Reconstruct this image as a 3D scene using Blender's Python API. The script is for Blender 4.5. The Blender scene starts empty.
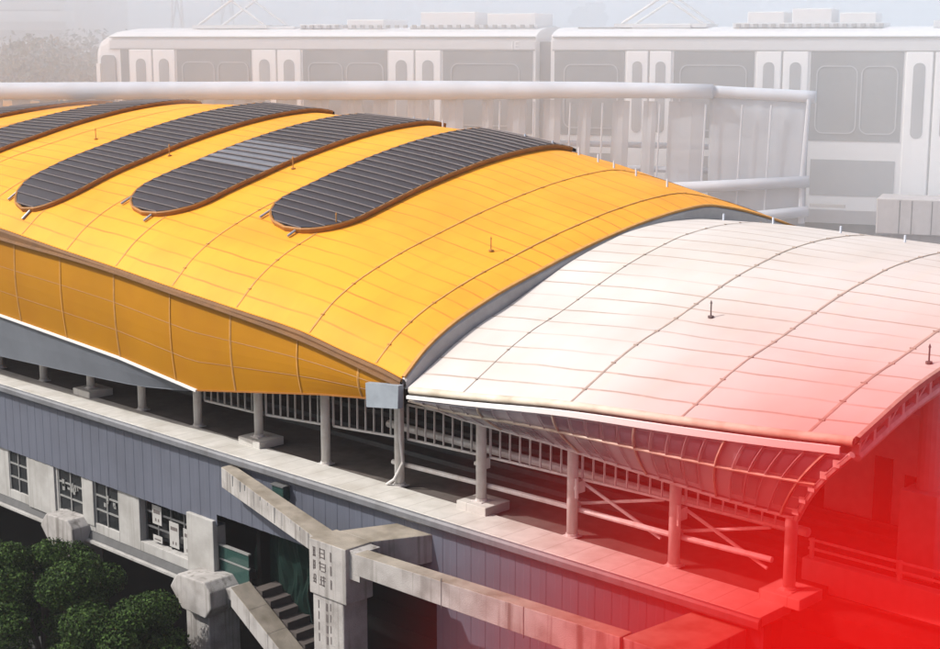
import bpy, math, random, bisect
import numpy as np
from mathutils import Vector
random.seed(7); RNG = np.random.default_rng(11)
SC = bpy.context.scene
COL = SC.collection
R = math.radians

# ------------------------------------------------------------------ materials
def mat(name, color, rough=.6, metal=0., noise=.0, nscale=3., dirt=None, dscale=.6, damt=.0, bump=0., bscale=30., trans=0., alpha=1., streak=0., spec=.5):
    pale = name.startswith(('train','pale_t','frosted','window_rubber','pale_train','far_','pale_mast'))
    if not pale: color = tuple(.84*x for x in color); dirt = tuple(.84*x for x in dirt) if dirt else None
    m = bpy.data.materials.new(name); m.use_nodes = True
    nt = m.node_tree; N = nt.nodes; L = nt.links
    b = N['Principled BSDF']
    b.inputs['Roughness'].default_value = rough; b.inputs['Metallic'].default_value = metal
    b.inputs['Specular IOR Level'].default_value = spec
    b.inputs['Alpha'].default_value = alpha
    if trans: b.inputs['Transmission Weight'].default_value = trans
    tc = N.new('ShaderNodeTexCoord')
    c = None
    base = N.new('ShaderNodeRGB'); base.outputs[0].default_value = (*color, 1); c = base.outputs[0]
    def mixin(fac, col, mode='MIX'):
        nonlocal c
        mx = N.new('ShaderNodeMix'); mx.data_type = 'RGBA'; mx.blend_type = mode
        if isinstance(fac, float): mx.inputs[0].default_value = fac
        else: L.new(fac, mx.inputs[0])
        L.new(c, mx.inputs[6])
        if isinstance(col, tuple): mx.inputs[7].default_value = (*col, 1)
        else: L.new(col, mx.inputs[7])
        c = mx.outputs[2]
    def noisetex(scale, detail=5, stretch=None):
        n = N.new('ShaderNodeTexNoise'); n.inputs['Scale'].default_value = scale; n.inputs['Detail'].default_value = detail
        if stretch:
            mp = N.new('ShaderNodeMapping'); mp.inputs['Scale'].default_value = stretch
            L.new(tc.outputs['Object'], mp.inputs[0]); L.new(mp.outputs[0], n.inputs['Vector'])
        else: L.new(tc.outputs['Object'], n.inputs['Vector'])
        return n.outputs['Fac']
    def ramp(fac, a, b_):
        r = N.new('ShaderNodeMapRange'); r.inputs[1].default_value = a; r.inputs[2].default_value = b_; r.clamp = True
        L.new(fac, r.inputs[0]); return r.outputs[0]
    def mul(fac, k):
        mm = N.new('ShaderNodeMath'); mm.operation = 'MULTIPLY'; L.new(fac, mm.inputs[0]); mm.inputs[1].default_value = k; return mm.outputs[0]
    if noise:
        mixin(mul(ramp(noisetex(nscale), .3, .7), noise), tuple(x*.45 for x in color))
    if damt:
        mixin(mul(ramp(noisetex(dscale, 8), .45, .68), damt), dirt or tuple(x*.3 for x in color))
    if streak:
        mixin(mul(ramp(noisetex(1.0, 6, (4.5, 4.5, .18)), .52, .72), streak), dirt or tuple(x*.3 for x in color))
    L.new(c, b.inputs['Base Color'])
    if bump:
        bp = N.new('ShaderNodeBump'); bp.inputs['Strength'].default_value = bump; bp.inputs['Distance'].default_value = .05
        L.new(noisetex(bscale), bp.inputs['Height']); L.new(bp.outputs[0], b.inputs['Normal'])
    m['mk'] = 1
    return m

def fabric(name, color, line, period, lineamt, dirtcol, sheen=.55):
    """coated roof membrane: UV = metres (u along the station, v along the arc)"""
    m = mat(name, color, rough=sheen, noise=.2, nscale=.35, dirt=dirtcol, dscale=.35, damt=.34, spec=.12)
    nt = m.node_tree; N = nt.nodes; L = nt.links; b = N['Principled BSDF']
    src = b.inputs['Base Color'].links[0].from_socket
    uv = N.new('ShaderNodeUVMap'); sep = N.new('ShaderNodeSeparateXYZ'); L.new(uv.outputs[0], sep.inputs[0])
    def math_(op, a, bb=None):
        n = N.new('ShaderNodeMath'); n.operation = op
        for i, x in enumerate((a, bb)):
            if x is None: continue
            if isinstance(x, (int, float)): n.inputs[i].default_value = x
            else: L.new(x, n.inputs[i])
        return n.outputs[0]
    # wobble
    nz = N.new('ShaderNodeTexNoise'); nz.inputs['Scale'].default_value = .35; L.new(uv.outputs[0], nz.inputs['Vector'])
    vv = math_('ADD', sep.outputs[1], math_('MULTIPLY', nz.outputs['Fac'], .25))
    fr = math_('FRACT', math_('DIVIDE', vv, period))
    d = math_('ABSOLUTE', math_('SUBTRACT', fr, .5))
    ln = N.new('ShaderNodeMapRange'); ln.inputs[1].default_value = .5-.055/period; ln.inputs[2].default_value = .5-.012/period
    L.new(d, ln.inputs[0])
    nz2 = N.new('ShaderNodeTexNoise'); nz2.inputs['Scale'].default_value = .45; nz2.inputs['Detail'].default_value = 3
    mp = N.new('ShaderNodeMapping'); mp.inputs['Scale'].default_value = (.45, 2.2, 1); L.new(uv.outputs[0], mp.inputs[0]); L.new(mp.outputs[0], nz2.inputs['Vector'])
    pm = N.new('ShaderNodeMapRange'); pm.inputs[1].default_value = .30; pm.inputs[2].default_value = .56; L.new(nz2.outputs['Fac'], pm.inputs[0])
    fac = math_('MULTIPLY', math_('MULTIPLY', ln.outputs[0], pm.outputs[0]), lineamt)
    mx = N.new('ShaderNodeMix'); mx.data_type = 'RGBA'; L.new(fac, mx.inputs[0]); L.new(src, mx.inputs[6]); mx.inputs[7].default_value = (*line, 1)
    # rain streaks running down the arc
    nz3 = N.new('ShaderNodeTexNoise'); nz3.inputs['Scale'].default_value = 1.0; nz3.inputs['Detail'].default_value = 5
    mp3 = N.new('ShaderNodeMapping'); mp3.inputs['Scale'].default_value = (2.6, .16, 1); L.new(uv.outputs[0], mp3.inputs[0]); L.new(mp3.outputs[0], nz3.inputs['Vector'])
    st3 = N.new('ShaderNodeMapRange'); st3.inputs[1].default_value = .5; st3.inputs[2].default_value = .75; st3.inputs[4].default_value = .42; L.new(nz3.outputs['Fac'], st3.inputs[0])
    mx3 = N.new('ShaderNodeMix'); mx3.data_type = 'RGBA'; L.new(st3.outputs[0], mx3.inputs[0]); L.new(mx.outputs[2], mx3.inputs[6]); mx3.inputs[7].default_value = (*dirtcol, 1)
    L.new(mx3.outputs[2], b.inputs['Base Color'])
    # cloth sag between purlins + wrinkles
    bp = N.new('ShaderNodeBump'); bp.inputs['Strength'].default_value = .22; bp.inputs['Distance'].default_value = .12
    h = math_('ADD', math_('MULTIPLY', ln.outputs[0], .08), math_('MULTIPLY', nz.outputs['Fac'], 1.1))
    L.new(h, bp.inputs['Height']); L.new(bp.outputs[0], b.inputs['Normal'])
    return m

M = {}
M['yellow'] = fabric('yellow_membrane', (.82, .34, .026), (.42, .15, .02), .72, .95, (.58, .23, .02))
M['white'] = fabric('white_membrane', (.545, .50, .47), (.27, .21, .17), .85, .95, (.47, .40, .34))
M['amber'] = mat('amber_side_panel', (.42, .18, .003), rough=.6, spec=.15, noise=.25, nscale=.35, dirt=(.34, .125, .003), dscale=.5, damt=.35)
M['amber_dark'] = mat('amber_frame', (.30, .115, .015), rough=.5, noise=.3)
M['gutter_brown'] = mat('brown_gutter', (.20, .09, .025), rough=.8, noise=.4, nscale=3, dirt=(.10, .05, .02), damt=.5, dscale=.8)  # brown base with darker blotches at random
M['seam'] = mat('brown_seam', (.54, .26, .055), rough=.8, noise=.5, nscale=4)
M['wseam'] = mat('grey_brown_seam', (.42, .34, .28), rough=.8, noise=.6, nscale=4)
M['wlip'] = mat('cream_gutter', (.62, .55, .44), rough=.7, noise=.3, dirt=(.25, .2, .13), damt=.6, dscale=1.2)
M['slat'] = mat('dark_slat', (.030, .023, .028), rough=.5, spec=.35, noise=.4, nscale=1.5)
M['slat_sheen'] = mat('sheen_slat', (.13, .135, .16), rough=.3, noise=.3, nscale=1.5)  # lighter, glossier slats paint in a band of sky reflection
M['slat_edge'] = mat('slat_edge', (.21, .18, .18), rough=.45)
M['strip_side'] = mat('strip_side', (.40, .165, .02), rough=.6, noise=.5, nscale=2)
M['steel'] = mat('white_painted_steel', (.66, .65, .63), rough=.45, noise=.15, nscale=6, dirt=(.35, .27, .2), damt=.35, dscale=2.5, streak=.3)
M['galv'] = mat('galvanised', (.5, .5, .5), rough=.35, metal=.6)
M['fascia'] = mat('grey_fascia', (.45, .42, .40), rough=.5, noise=.2, dirt=(.15, .12, .1), damt=.3)
M['greypanel'] = mat('blue_grey_panel', (.155, .17, .195), rough=.5, noise=.3, nscale=.9, dirt=(.09, .1, .12), damt=.35, dscale=.5)
M['plate'] = mat('grey_plate', (.30, .34, .38), rough=.5, noise=.25, dirt=(.16, .18, .2), damt=.4, dscale=2)
M['winframe'] = mat('grey_window_frame', (.24, .24, .23), rough=.6, noise=.3)
M['trim'] = mat('white_trim', (.75, .74, .72), rough=.5)
M['ledge'] = mat('pale_ledge_paving', (.56, .54, .50), rough=.85, noise=.25, nscale=2.5, dirt=(.33, .3, .25), damt=.5, dscale=.9, bump=.2)
def joints(m, period, w, col):
    nt = m.node_tree; N = nt.nodes; L = nt.links; b = N['Principled BSDF']; src = b.inputs['Base Color'].links[0].from_socket
    tc = N.new('ShaderNodeTexCoord'); sp = N.new('ShaderNodeSeparateXYZ'); L.new(tc.outputs['Object'], sp.inputs[0])
    def mth(op, a, v):
        n = N.new('ShaderNodeMath'); n.operation = op; L.new(a, n.inputs[0]); n.inputs[1].default_value = v; return n.outputs[0]
    f = mth('LESS_THAN', mth('FRACT', mth('DIVIDE', sp.outputs[0], period), 0), w/period); f = mth('MULTIPLY', f, .55)
    mx = N.new('ShaderNodeMix'); mx.data_type = 'RGBA'; L.new(f, mx.inputs[0]); L.new(src, mx.inputs[6]); mx.inputs[7].default_value = (*col,1); L.new(mx.outputs[2], b.inputs['Base Color'])
joints(M['ledge'], .82, .03, (.2,.18,.16))
M['lip'] = mat('grey_lip', (.17, .175, .19), rough=.5, noise=.3, dirt=(.08, .08, .08), damt=.4, streak=.4)
M['clad'] = mat('slate_blue_cladding', (.112, .122, .157), rough=.6, spec=.3, noise=.15, nscale=.8, dirt=(.075, .08, .1), damt=.4, dscale=.5, streak=.35)
M['wall'] = mat('pale_concrete_wall', (.40, .39, .37), rough=.85, noise=.2, dirt=(.16, .15, .13), damt=.4, dscale=.8, streak=.5, bump=.2)
M['conc'] = mat('weathered_concrete', (.40, .38, .36), rough=.9, noise=.3, nscale=2, dirt=(.13, .115, .10), damt=.55, dscale=1.1, streak=.9, bump=.4)
M['conctop'] = mat('stained_concrete_top', (.32, .28, .225), rough=.95, noise=.45, nscale=2.5, dirt=(.13, .105, .07), damt=.7, dscale=1.1, bump=.4)
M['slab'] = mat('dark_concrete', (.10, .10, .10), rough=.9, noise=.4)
M['dark'] = mat('dark_void', (.004, .004, .004), rough=1, spec=.05)  # near-black base puts the deep shade of the undercroft into the colour
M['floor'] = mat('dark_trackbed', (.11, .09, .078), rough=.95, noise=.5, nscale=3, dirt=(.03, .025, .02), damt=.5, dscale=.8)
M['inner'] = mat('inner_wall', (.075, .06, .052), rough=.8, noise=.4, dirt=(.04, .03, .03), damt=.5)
M['white_wall'] = mat('white_cabin', (.60, .56, .53), rough=.7, noise=.25, damt=.3, dirt=(.3, .25, .22))
M['glassdark'] = mat('dark_window_glass', (.018, .02, .022), rough=.12)
M['skirtglass'] = mat('dusty_skirt_glass', (.44, .415, .455), rough=.35, noise=.4, nscale=1.2, dirt=(.62, .58, .60), damt=.6, dscale=.6, alpha=.93)
M['skirtpane'] = mat('dark_skirt_pane', (.20, .175, .215), rough=.25, noise=.3, nscale=1.2, alpha=.9)
M['greenglass'] = mat('green_glass', (.03, .075, .065), rough=.12, alpha=.8)
M['netting'] = mat('green_netting', (.004, .018, .014), rough=.9, spec=.1, noise=.5, nscale=1.5)
M['poster'] = mat('pale_poster', (.42, .41, .39), rough=.7, noise=.3, nscale=5)
M['ink'] = mat('dark_lettering', (.13, .11, .105), rough=.8, noise=.5, nscale=9)
M['asphalt'] = mat('asphalt', (.035, .035, .035), rough=.95, noise=.4, nscale=.4)
M['ground'] = mat('ground', (.05, .052, .045), rough=1, noise=.5, nscale=.02)
M['bark'] = mat('bark', (.06, .045, .03), rough=.95, noise=.5)
M['tr_body'] = mat('pale_train_fade', (.80, .79, .79), rough=.35, noise=.06, nscale=.4)  # train tones, windows too, are paled: haze fade put into the colours
M['tr_band'] = mat('train_grey_band', (.68, .68, .69), rough=.4, noise=.06)
M['tr_roof'] = mat('train_roof', (.78, .77, .77), rough=.5, noise=.12, nscale=.5)
M['tr_glass'] = mat('train_window', (.32, .32, .325), rough=.25, noise=.3, nscale=.3)
M['tr_ring'] = mat('window_rubber', (.45, .45, .46), rough=.5)
M['tr_glass2'] = mat('train_door_pane', (.44, .44, .45), rough=.18, noise=.2, nscale=.5)
M['tr_stripe'] = mat('train_grey_stripe', (.37, .37, .38), rough=.45, noise=.08)
M['tr_line'] = mat('train_line', (.38, .37, .37), rough=.5)
M['tr_door'] = mat('train_door_white', (.88, .87, .87), rough=.4)
M['tr_under'] = mat('train_underframe', (.17, .155, .155), rough=.8, noise=.4)
M['tube'] = mat('pale_tube', (.55, .585, .65), rough=.7, noise=.12, nscale=.6, damt=.15, dscale=.5, spec=.2)
M['acrylic'] = mat('frosted_acrylic', (.50, .545, .61), rough=.5, noise=.12, nscale=.35, alpha=.62, spec=.25)
M['pconc'] = mat('pale_parapet', (.56, .52, .52), rough=.85, noise=.2, damt=.3, dscale=.6, dirt=(.34, .3, .3), streak=.3)
M['bld'] = mat('far_building', (.52, .52, .52), rough=.8, noise=.1, nscale=.02)
M['bldwin'] = mat('far_window', (.15, .15, .16), rough=.3)
M['mast'] = mat('pale_mast', (.70, .70, .70), rough=.5)

def leaf_mat(name, a, b):
    m = bpy.data.materials.new(name); m.use_nodes = True; nt = m.node_tree; N = nt.nodes; L = nt.links
    p = N['Principled BSDF']; p.inputs['Roughness'].default_value = .75; p.inputs['Specular IOR Level'].default_value = .15
    g = N.new('ShaderNodeNewGeometry'); r = N.new('ShaderNodeMix'); r.data_type = 'RGBA'
    r.inputs[6].default_value = (*a, 1); r.inputs[7].default_value = (*b, 1)
    L.new(g.outputs['Random Per Island'], r.inputs[0]); L.new(r.outputs[2], p.inputs['Base Color'])
    return m
M['leaf'] = leaf_mat('dark_leaves', (.007, .018, .003), (.042, .082, .012))
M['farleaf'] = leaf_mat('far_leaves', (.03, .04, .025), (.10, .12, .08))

# ------------------------------------------------------------------ mesh helpers
class MB:
    def __init__(s): s.v = []; s.f = []; s.m = []; s.uv = None
    def add(s, vs, fs, mi=0):
        o = len(s.v); s.v += [tuple(map(float, p)) for p in vs]
        s.f += [tuple(o+i for i in f) for f in fs]; s.m += [mi]*len(fs); return s
    def box(s, x0, x1, y0, y1, z0, z1, mi=0):
        return s.hexa([(x0,y0,z0),(x1,y0,z0),(x1,y1,z0),(x0,y1,z0),(x0,y0,z1),(x1,y0,z1),(x1,y1,z1),(x0,y1,z1)], mi)
    def hexa(s, p, mi=0, mtop=None):
        s.add(p, [(3,2,1,0),(0,1,5,4),(1,2,6,5),(2,3,7,6),(3,0,4,7)], mi)
        o = len(s.v)-8; s.f.append((o+4,o+5,o+6,o+7)); s.m.append(mi if mtop is None else mtop); return s
    def tube(s, pts, r, n=8, mi=0, cap=True):
        pts = [Vector(p) for p in pts]; rings = []
        rr = r if isinstance(r, (list, tuple)) else [r]*len(pts)
        up = None
        for i, p in enumerate(pts):
            t = (pts[min(i+1, len(pts)-1)]-pts[max(i-1, 0)]).normalized()
            if up is None or abs(up.dot(t)) > .95: up = Vector((0,0,1)) if abs(t.z) < .9 else Vector((1,0,0))
            a = t.cross(up).normalized(); b = a.cross(t).normalized(); up = b
            rings.append([p+(a*math.cos(2*math.pi*k/n)+b*math.sin(2*math.pi*k/n))*rr[i] for k in range(n)])
        vs = [q for ring in rings for q in ring]; fs = []
        for i in range(len(pts)-1):
            for k in range(n): fs.append((i*n+k, i*n+(k+1)%n, (i+1)*n+(k+1)%n, (i+1)*n+k))
        if cap: fs.append(tuple(range(n-1, -1, -1))); fs.append(tuple(range((len(pts)-1)*n, len(pts)*n)))
        return s.add(vs, fs, mi)
    def bar(s, a, b, w, h, mi=0, side=None):
        """rectangular bar from a to b; w across (horizontal), h vertical-ish"""
        a, b = Vector(a), Vector(b); t = (b-a).normalized()
        sd = Vector(side) if side else t.cross(Vector((0,0,1)))
        if sd.length < 1e-4: sd = Vector((1,0,0))
        sd.normalize(); up = sd.cross(t).normalized()
        sd = sd*(w/2); up = up*(h/2)
        return s.hexa([a-sd-up, a+sd-up, b+sd-up, b-sd-up, a-sd+up, a+sd+up, b+sd+up, b-sd+up], mi)
    def prism(s, poly, d, mi=0, mcap=None):
        """poly: list of 3D points, d: extrusion vector"""
        n = len(poly); P = [Vector(p) for p in poly]; d = Vector(d)
        vs = P+[p+d for p in P]
        s.add(vs, [(i, (i+1)%n, n+(i+1)%n, n+i) for i in range(n)], mi)
        o = len(s.v)-2*n
        s.f.append(tuple(o+i for i in range(n-1, -1, -1))); s.f.append(tuple(o+n+i for i in range(n)))
        s.m += [mi if mcap is None else mcap]*2; return s
    def grid(s, rows, mi=0, closed=False):
        nr, nc = len(rows), len(rows[0]); fs = []
        for i in range(nr-1):
            for j in range(nc-1): fs.append((i*nc+j, i*nc+j+1, (i+1)*nc+j+1, (i+1)*nc+j))
        return s.add([p for r_ in rows for p in r_], fs, mi)
    def build(s, name, mats, parent=None, smooth=False, origin=None, bevel=0, recalc=True):
        if not isinstance(mats, (list, tuple)): mats = [mats]
        po = parent['org'] if parent is not None and 'org' in parent.keys() else (0,0,0)
        o0 = origin if origin is not None else po
        me = bpy.data.meshes.new(name)
        me.from_pydata([(p[0]-o0[0], p[1]-o0[1], p[2]-o0[2]) for p in s.v], [], s.f)
        for m_ in mats: me.materials.append(m_)
        me.polygons.foreach_set('material_index', s.m)
        if recalc:
            import bmesh
            bm = bmesh.new(); bm.from_mesh(me); bmesh.ops.recalc_face_normals(bm, faces=bm.faces); bm.to_mesh(me); bm.free()
        if smooth: me.polygons.foreach_set('use_smooth', [True]*len(me.polygons))
        me.update()
        o = bpy.data.objects.new(name, me); COL.objects.link(o)
        if bevel:
            bv = o.modifiers.new('edge', 'BEVEL'); bv.width = bevel; bv.segments = 2; bv.limit_method = 'ANGLE'; bv.angle_limit = R(40)
        if parent is not None: o.parent = parent
        o.location = (o0[0]-po[0], o0[1]-po[1], o0[2]-po[2])
        o['org'] = tuple(o0)
        return o

def tag(o, label=None, cat=None, group=None, kind=None):
    for k, v in (('label', label), ('category', cat), ('group', group), ('kind', kind)):
        if v: o[k] = v
    return o
def thing(name, loc, label, cat, group=None):
    o = bpy.data.objects.new(name, None); COL.objects.link(o); o.location = loc; o['org'] = tuple(loc)
    o.empty_display_size = .3
    return tag(o, label, cat, group)

# ------------------------------------------------------------------ roof shape (metres; X along the station, Y away, Z over the ledge)
zeY=[(-100,10.6),(-78.83,8.8),(-62.24,7.35),(-55.65,6.78),(-50.87,6.34),(-47.39,6.04),(-44.19,5.73),(-40.28,5.39),(-37.03,5.11),(-35.03,4.76),(-33.14,4.47),(-32.25,4.27)]
zcY=[(-98.54,10.04),(-78.83,10.46),(-74.68,10.72),(-64.31,11.08),(-60.16,11.15),(-52.18,10.87),(-44.81,10.56),(-39.0,9.89),(-36.72,9.37),(-34.75,8.95),(-33.19,8.59),(-32.26,8.28)]
zeW=[(-33,3.9),(-31.99,4.0),(-29.39,4.24),(-25.54,4.63),(-21.63,4.88),(-18.97,5.07),(-17.08,5.23),(-8,5.6)]
zcW=[(-33,7.9),(-32.16,7.92),(-29.04,7.99),(-25.52,7.87),(-21.78,7.71),(-17.63,7.5),(-8,7.04)]
PY=list(zip([30.6,31.53,32.67,33.71,34.85,36.82,38.38,40.45,42.53,44.6,45.95,47.72,51.86,56.01,59.13],[0,.185,.335,.43,.52,.645,.74,.845,.93,.985,1,.945,.70,.4,.05]))
PW=list(zip([30.6,31.53,32.67,33.71,34.85,36.82,38.38,39.94,41.49,43.57,45.1,47.7,51.86,56,59.1],[0,.125,.275,.385,.475,.655,.79,.89,.965,1,.99,.9,.65,.3,0]))
def cub(T, x):
    xs=[p[0] for p in T]; i=max(0,min(len(T)-2,bisect.bisect(xs,x)-1))
    def m(j):
        if j==0 or j==len(T)-1:
            a,b=(0,1) if j==0 else (len(T)-2,len(T)-1)
            return (T[b][1]-T[a][1])/(T[b][0]-T[a][0])
        d0=(T[j][1]-T[j-1][1])/(T[j][0]-T[j-1][0]); d1=(T[j+1][1]-T[j][1])/(T[j+1][0]-T[j][0])
        return 0 if d0*d1<=0 else 2*d0*d1/(d0+d1)
    x0,y0=T[i]; x1,y1=T[i+1]; h=x1-x0; t=(x-x0)/h
    if t<0 or t>1: return y0+m(i)*(x-x0) if t<0 else y1+m(i+1)*(x-x1)
    return (2*t**3-3*t*t+1)*y0+(t**3-2*t*t+t)*h*m(i)+(-2*t**3+3*t*t)*y1+(t**3-t*t)*h*m(i+1)
def zY(u,v):
    e=cub(zeY,u); return e+(cub(zcY,u)-e)*cub(PY,v)
def zW(u,v):
    e=cub(zeW,u); return e+(cub(zcW,u)-e)*cub(PW,v)
V0, V1 = 30.6, 59.0
UJ_Y, UJ_W, UEND = -32.25, -32.0, -16.95
def frange(a, b, n): return [a+(b-a)*i/n for i in range(n+1)]
VLIST = frange(V0, 34, 14)+frange(34, 48, 36)[1:]+frange(48, V1, 12)[1:]

# ------------------------------------------------------------------ STATION
station = thing('metro_station', (-40, 34, -14), 'elevated metro station under a long wavy roof, half yellow and half white', 'station')

def roof(name, m, zf, us, thick=.14):
    mb = MB(); n = len(VLIST)
    arc = []
    for u in us:
        s = 0; row = []
        for j, v in enumerate(VLIST):
            if j: s += math.hypot(v-VLIST[j-1], zf(u,v)-zf(u,VLIST[j-1]))
            row.append(s)
        arc.append(row)
    top = [[(u, v, zf(u,v)) for v in VLIST] for u in us]
    bot = [[(u, v, zf(u,v)-thick) for v in VLIST] for u in us]
    mb.grid(top); mb.grid([r_[::-1] for r_ in bot])
    nr = len(us); off = nr*n
    B = lambda i, j: off+i*n+(n-1-j)
    T = lambda i, j: i*n+j
    for i in range(nr-1):
        mb.f.append((T(i,0), T(i+1,0), B(i+1,0), B(i,0))); mb.f.append((T(i+1,n-1), T(i,n-1), B(i,n-1), B(i+1,n-1)))
    for j in range(n-1):
        mb.f.append((T(0,j+1), T(0,j), B(0,j), B(0,j+1))); mb.f.append((T(nr-1,j), T(nr-1,j+1), B(nr-1,j+1), B(nr-1,j)))
    mb.m = [0]*len(mb.f)
    o = mb.build(name, m, station, smooth=True)
    me = o.data; uvl = me.uv_layers.new(name='UVMap')
    uvs = [(us[i], arc[i][j]) for i in range(nr) for j in range(n)]
    uvs += [(us[i], arc[i][n-1-j]) for i in range(nr) for j in range(n)]
    li = np.empty(len(me.loops), dtype=np.int32); me.loops.foreach_get('vertex_index', li)
    A = np.array(uvs, dtype=np.float32)[li]; uvl.data.foreach_set('uv', A.ravel())
    try:
        me.set_sharp_from_angle(angle=R(40))
    except Exception: pass
    return o
usY = frange(-96, -60, 24)+frange(-60, UJ_Y, 46)[1:]
usW = frange(UJ_W, UEND, 28)
yroof = roof('yellow_roof', M['yellow'], zY, usY); yroof['label'] = 'bright yellow fabric roof'
wroof = roof('white_roof', M['white'], zW, usW); wroof['label'] = 'white fabric roof section at the end'

def rib(u, zf, m, parent, w=.10, clamps=True, v1=52, seed=0):
    mb = MB(); rnd = random.Random(seed)
    rows = []
    for v in frange(V0+.02, v1, 90):
        z = zf(u, v); ww = w*(.75+.5*rnd.random())
        rows.append([(u-ww/2, v, z+.012), (u-ww/4, v, z+.018), (u+ww/4, v, z+.018), (u+ww/2, v, z+.012)])
    mb.grid(rows)
    if clamps:
        v = V0+.6
        while v < 47:
            z = zf(u, v); mb.box(u-w*.9, u+w*.9, v-.03, v+.03, z+.005, z+.032); v += .9+.5*rnd.random()
    return mb.build('rib_seam', m, parent)
for k, u in enumerate([-87.0, -83.3, -79.7, -76.0, -72.4, -68.7, -65.1, -61.5, -57.9, -54.3, -51.0, -47.65, -44.1, -40.4, -36.6, -33.45]):
    rib(u, zY, M['seam'], yroof, w=.075, clamps=k > 11, seed=k)
for k, u in enumerate([-29.7, -25.6, -21.9, -18.2]):
    rib(u, zW, M['wseam'], wroof, w=[.04, .075, .08, .09][k], seed=40+k)

def rod(x, y, zf, parent, h=.42, m='seam'):
    z = zf(x, y); mb = MB(); mb.tube([(x,y,z),(x,y,z+h)], .022, 6); mb.tube([(x,y,z+h),(x,y,z+h+.1)], [.04,.005], 6); mb.tube([(x,y,z),(x,y,z+.06)], .09, 8)
    return mb.build('lightning_rod', M[m], parent)
for x, y in ((-34.27,36.7),(-40.1,34.9),(-46.2,38.0),(-53.4,37.2),(-59.5,37.5)): rod(x, y, zY, yroof)
for x, y in ((-24.6,35.7),(-17.35,34.85)): rod(x, y, zW, wroof, m='ink')
for x in (-48.2,-47.3,-46.4,-41.6,-40.1,-38.7,-37.7,-36.9,-35.8,-34.3):
    z = zY(x, 46.6); MB().tube([(x,46.6,z-.02),(x,46.6,z+.30)], .038, 8).build('crest_post', M['tube'], yroof)
for x in (-31.0,-28.9,-26.2,-23.8,-21.5):
    z = zW(x, 45.6); MB().tube([(x,45.6,z-.02),(x,45.6,z+.24)], .038, 8).build('crest_post', M['tube'], wroof)

# ----- louvred strips lying over the yellow roof
def louvre_strip(ua, ub, vend, vtop=47.3, sk=0., shiny=None):
    """ua<ub: sides, vend: the rounded low end"""
    H = .18
    rad = (ub-ua)/2; uc = (ua+ub)/2
    def half(v):
        d = v-vend
        if d >= 1.9: return rad
        t = max(0, d/1.9); return rad*math.sqrt(max(0, 1-(1-t)**2))
    def U(v, sgn): return uc+sgn*half(v)-sk*max(0, v-vend)
    mb = MB(); v = vend+.12; step = .47
    while v < vtop:
        a0, a1 = U(v,-1), U(v,1); c0, c1 = U(min(v+step,vtop),-1), U(min(v+step,vtop),1)
        dz = .10
        n = 7
        lo = [(a0+(a1-a0)*k/n, v, zY(a0+(a1-a0)*k/n, v)+H+.055) for k in range(n+1)]
        lo2 = [(p[0], p[1], p[2]-.032) for p in lo]; lo3 = [(p[0], p[1]+.004, p[2]-.075) for p in lo]
        hi = [(c0+(c1-c0)*k/n, v+step, zY(c0+(c1-c0)*k/n, v+step)+H-.015) for k in range(n+1)]
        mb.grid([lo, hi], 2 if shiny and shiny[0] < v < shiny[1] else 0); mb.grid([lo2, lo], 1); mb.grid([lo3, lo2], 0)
        rr = [(p[0], p[1], p[2]-.13) for p in hi]; mb.grid([hi, rr], 0)
        # thin pale nosing along the low edge
        w = .045
        ns = [(p[0], p[1]+w, p[2]+.0) for p in lo]; ls = [(p[0], p[1]-.005, p[2]+.006) for p in lo]
        mb.grid([ls, ns], 1)
        v += step
    o = mb.build('louvre_strip', [M['slat'], M['slat_edge'], M['slat_sheen']], station, recalc=False)
    # edge frame
    fr = MB(); path = []
    vs = frange(vend, vend+1.9, 14)+frange(vend+1.9, vtop, 46)[1:]
    path = [(U(v,-1), v) for v in vs[::-1]]+[(U(v,1), v) for v in vs]
    rows = []
    for i, (x, y) in enumerate(path):
        z = zY(x, y); p0 = path[max(0,i-1)]; p1 = path[min(len(path)-1,i+1)]
        tx, ty = p1[0]-p0[0], p1[1]-p0[1]; L_ = math.hypot(tx, ty) or 1; nx, ny = ty/L_, -tx/L_
        rows.append([(x-nx*.02, y-ny*.02, z+H+.02),(x+nx*.05,y+ny*.05,z+H+.03),(x+nx*.07,y+ny*.07,z+H-.02),(x+nx*.05,y+ny*.05,z+.10),(x-nx*.02,y-ny*.02,z-.02)])
    fr.grid(rows); fr.build('strip_frame', M['strip_side'], o, recalc=True)
    for t in (.08, .62):
        x = ua+(ub-ua)*t; y = vend+.35 if t > .3 else vend+.9; y0 = y-.65; 
        MB().tube([(x, y0, zY(x,y0)+.08),(x, y, zY(x,y)+.12)], .05, 8).build('strut', M['galv'], o)
    return o
louvre_strip(-43.75, -39.6, 33.85, sk=.005)
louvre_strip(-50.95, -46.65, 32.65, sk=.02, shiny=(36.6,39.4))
louvre_strip(-57.3, -53.55, 31.35, sk=.06)
louvre_strip(-66.2, -62.4, 31.3, sk=.16)
louvre_strip(-74.5, -70.6, 31.3, sk=.16)

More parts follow.
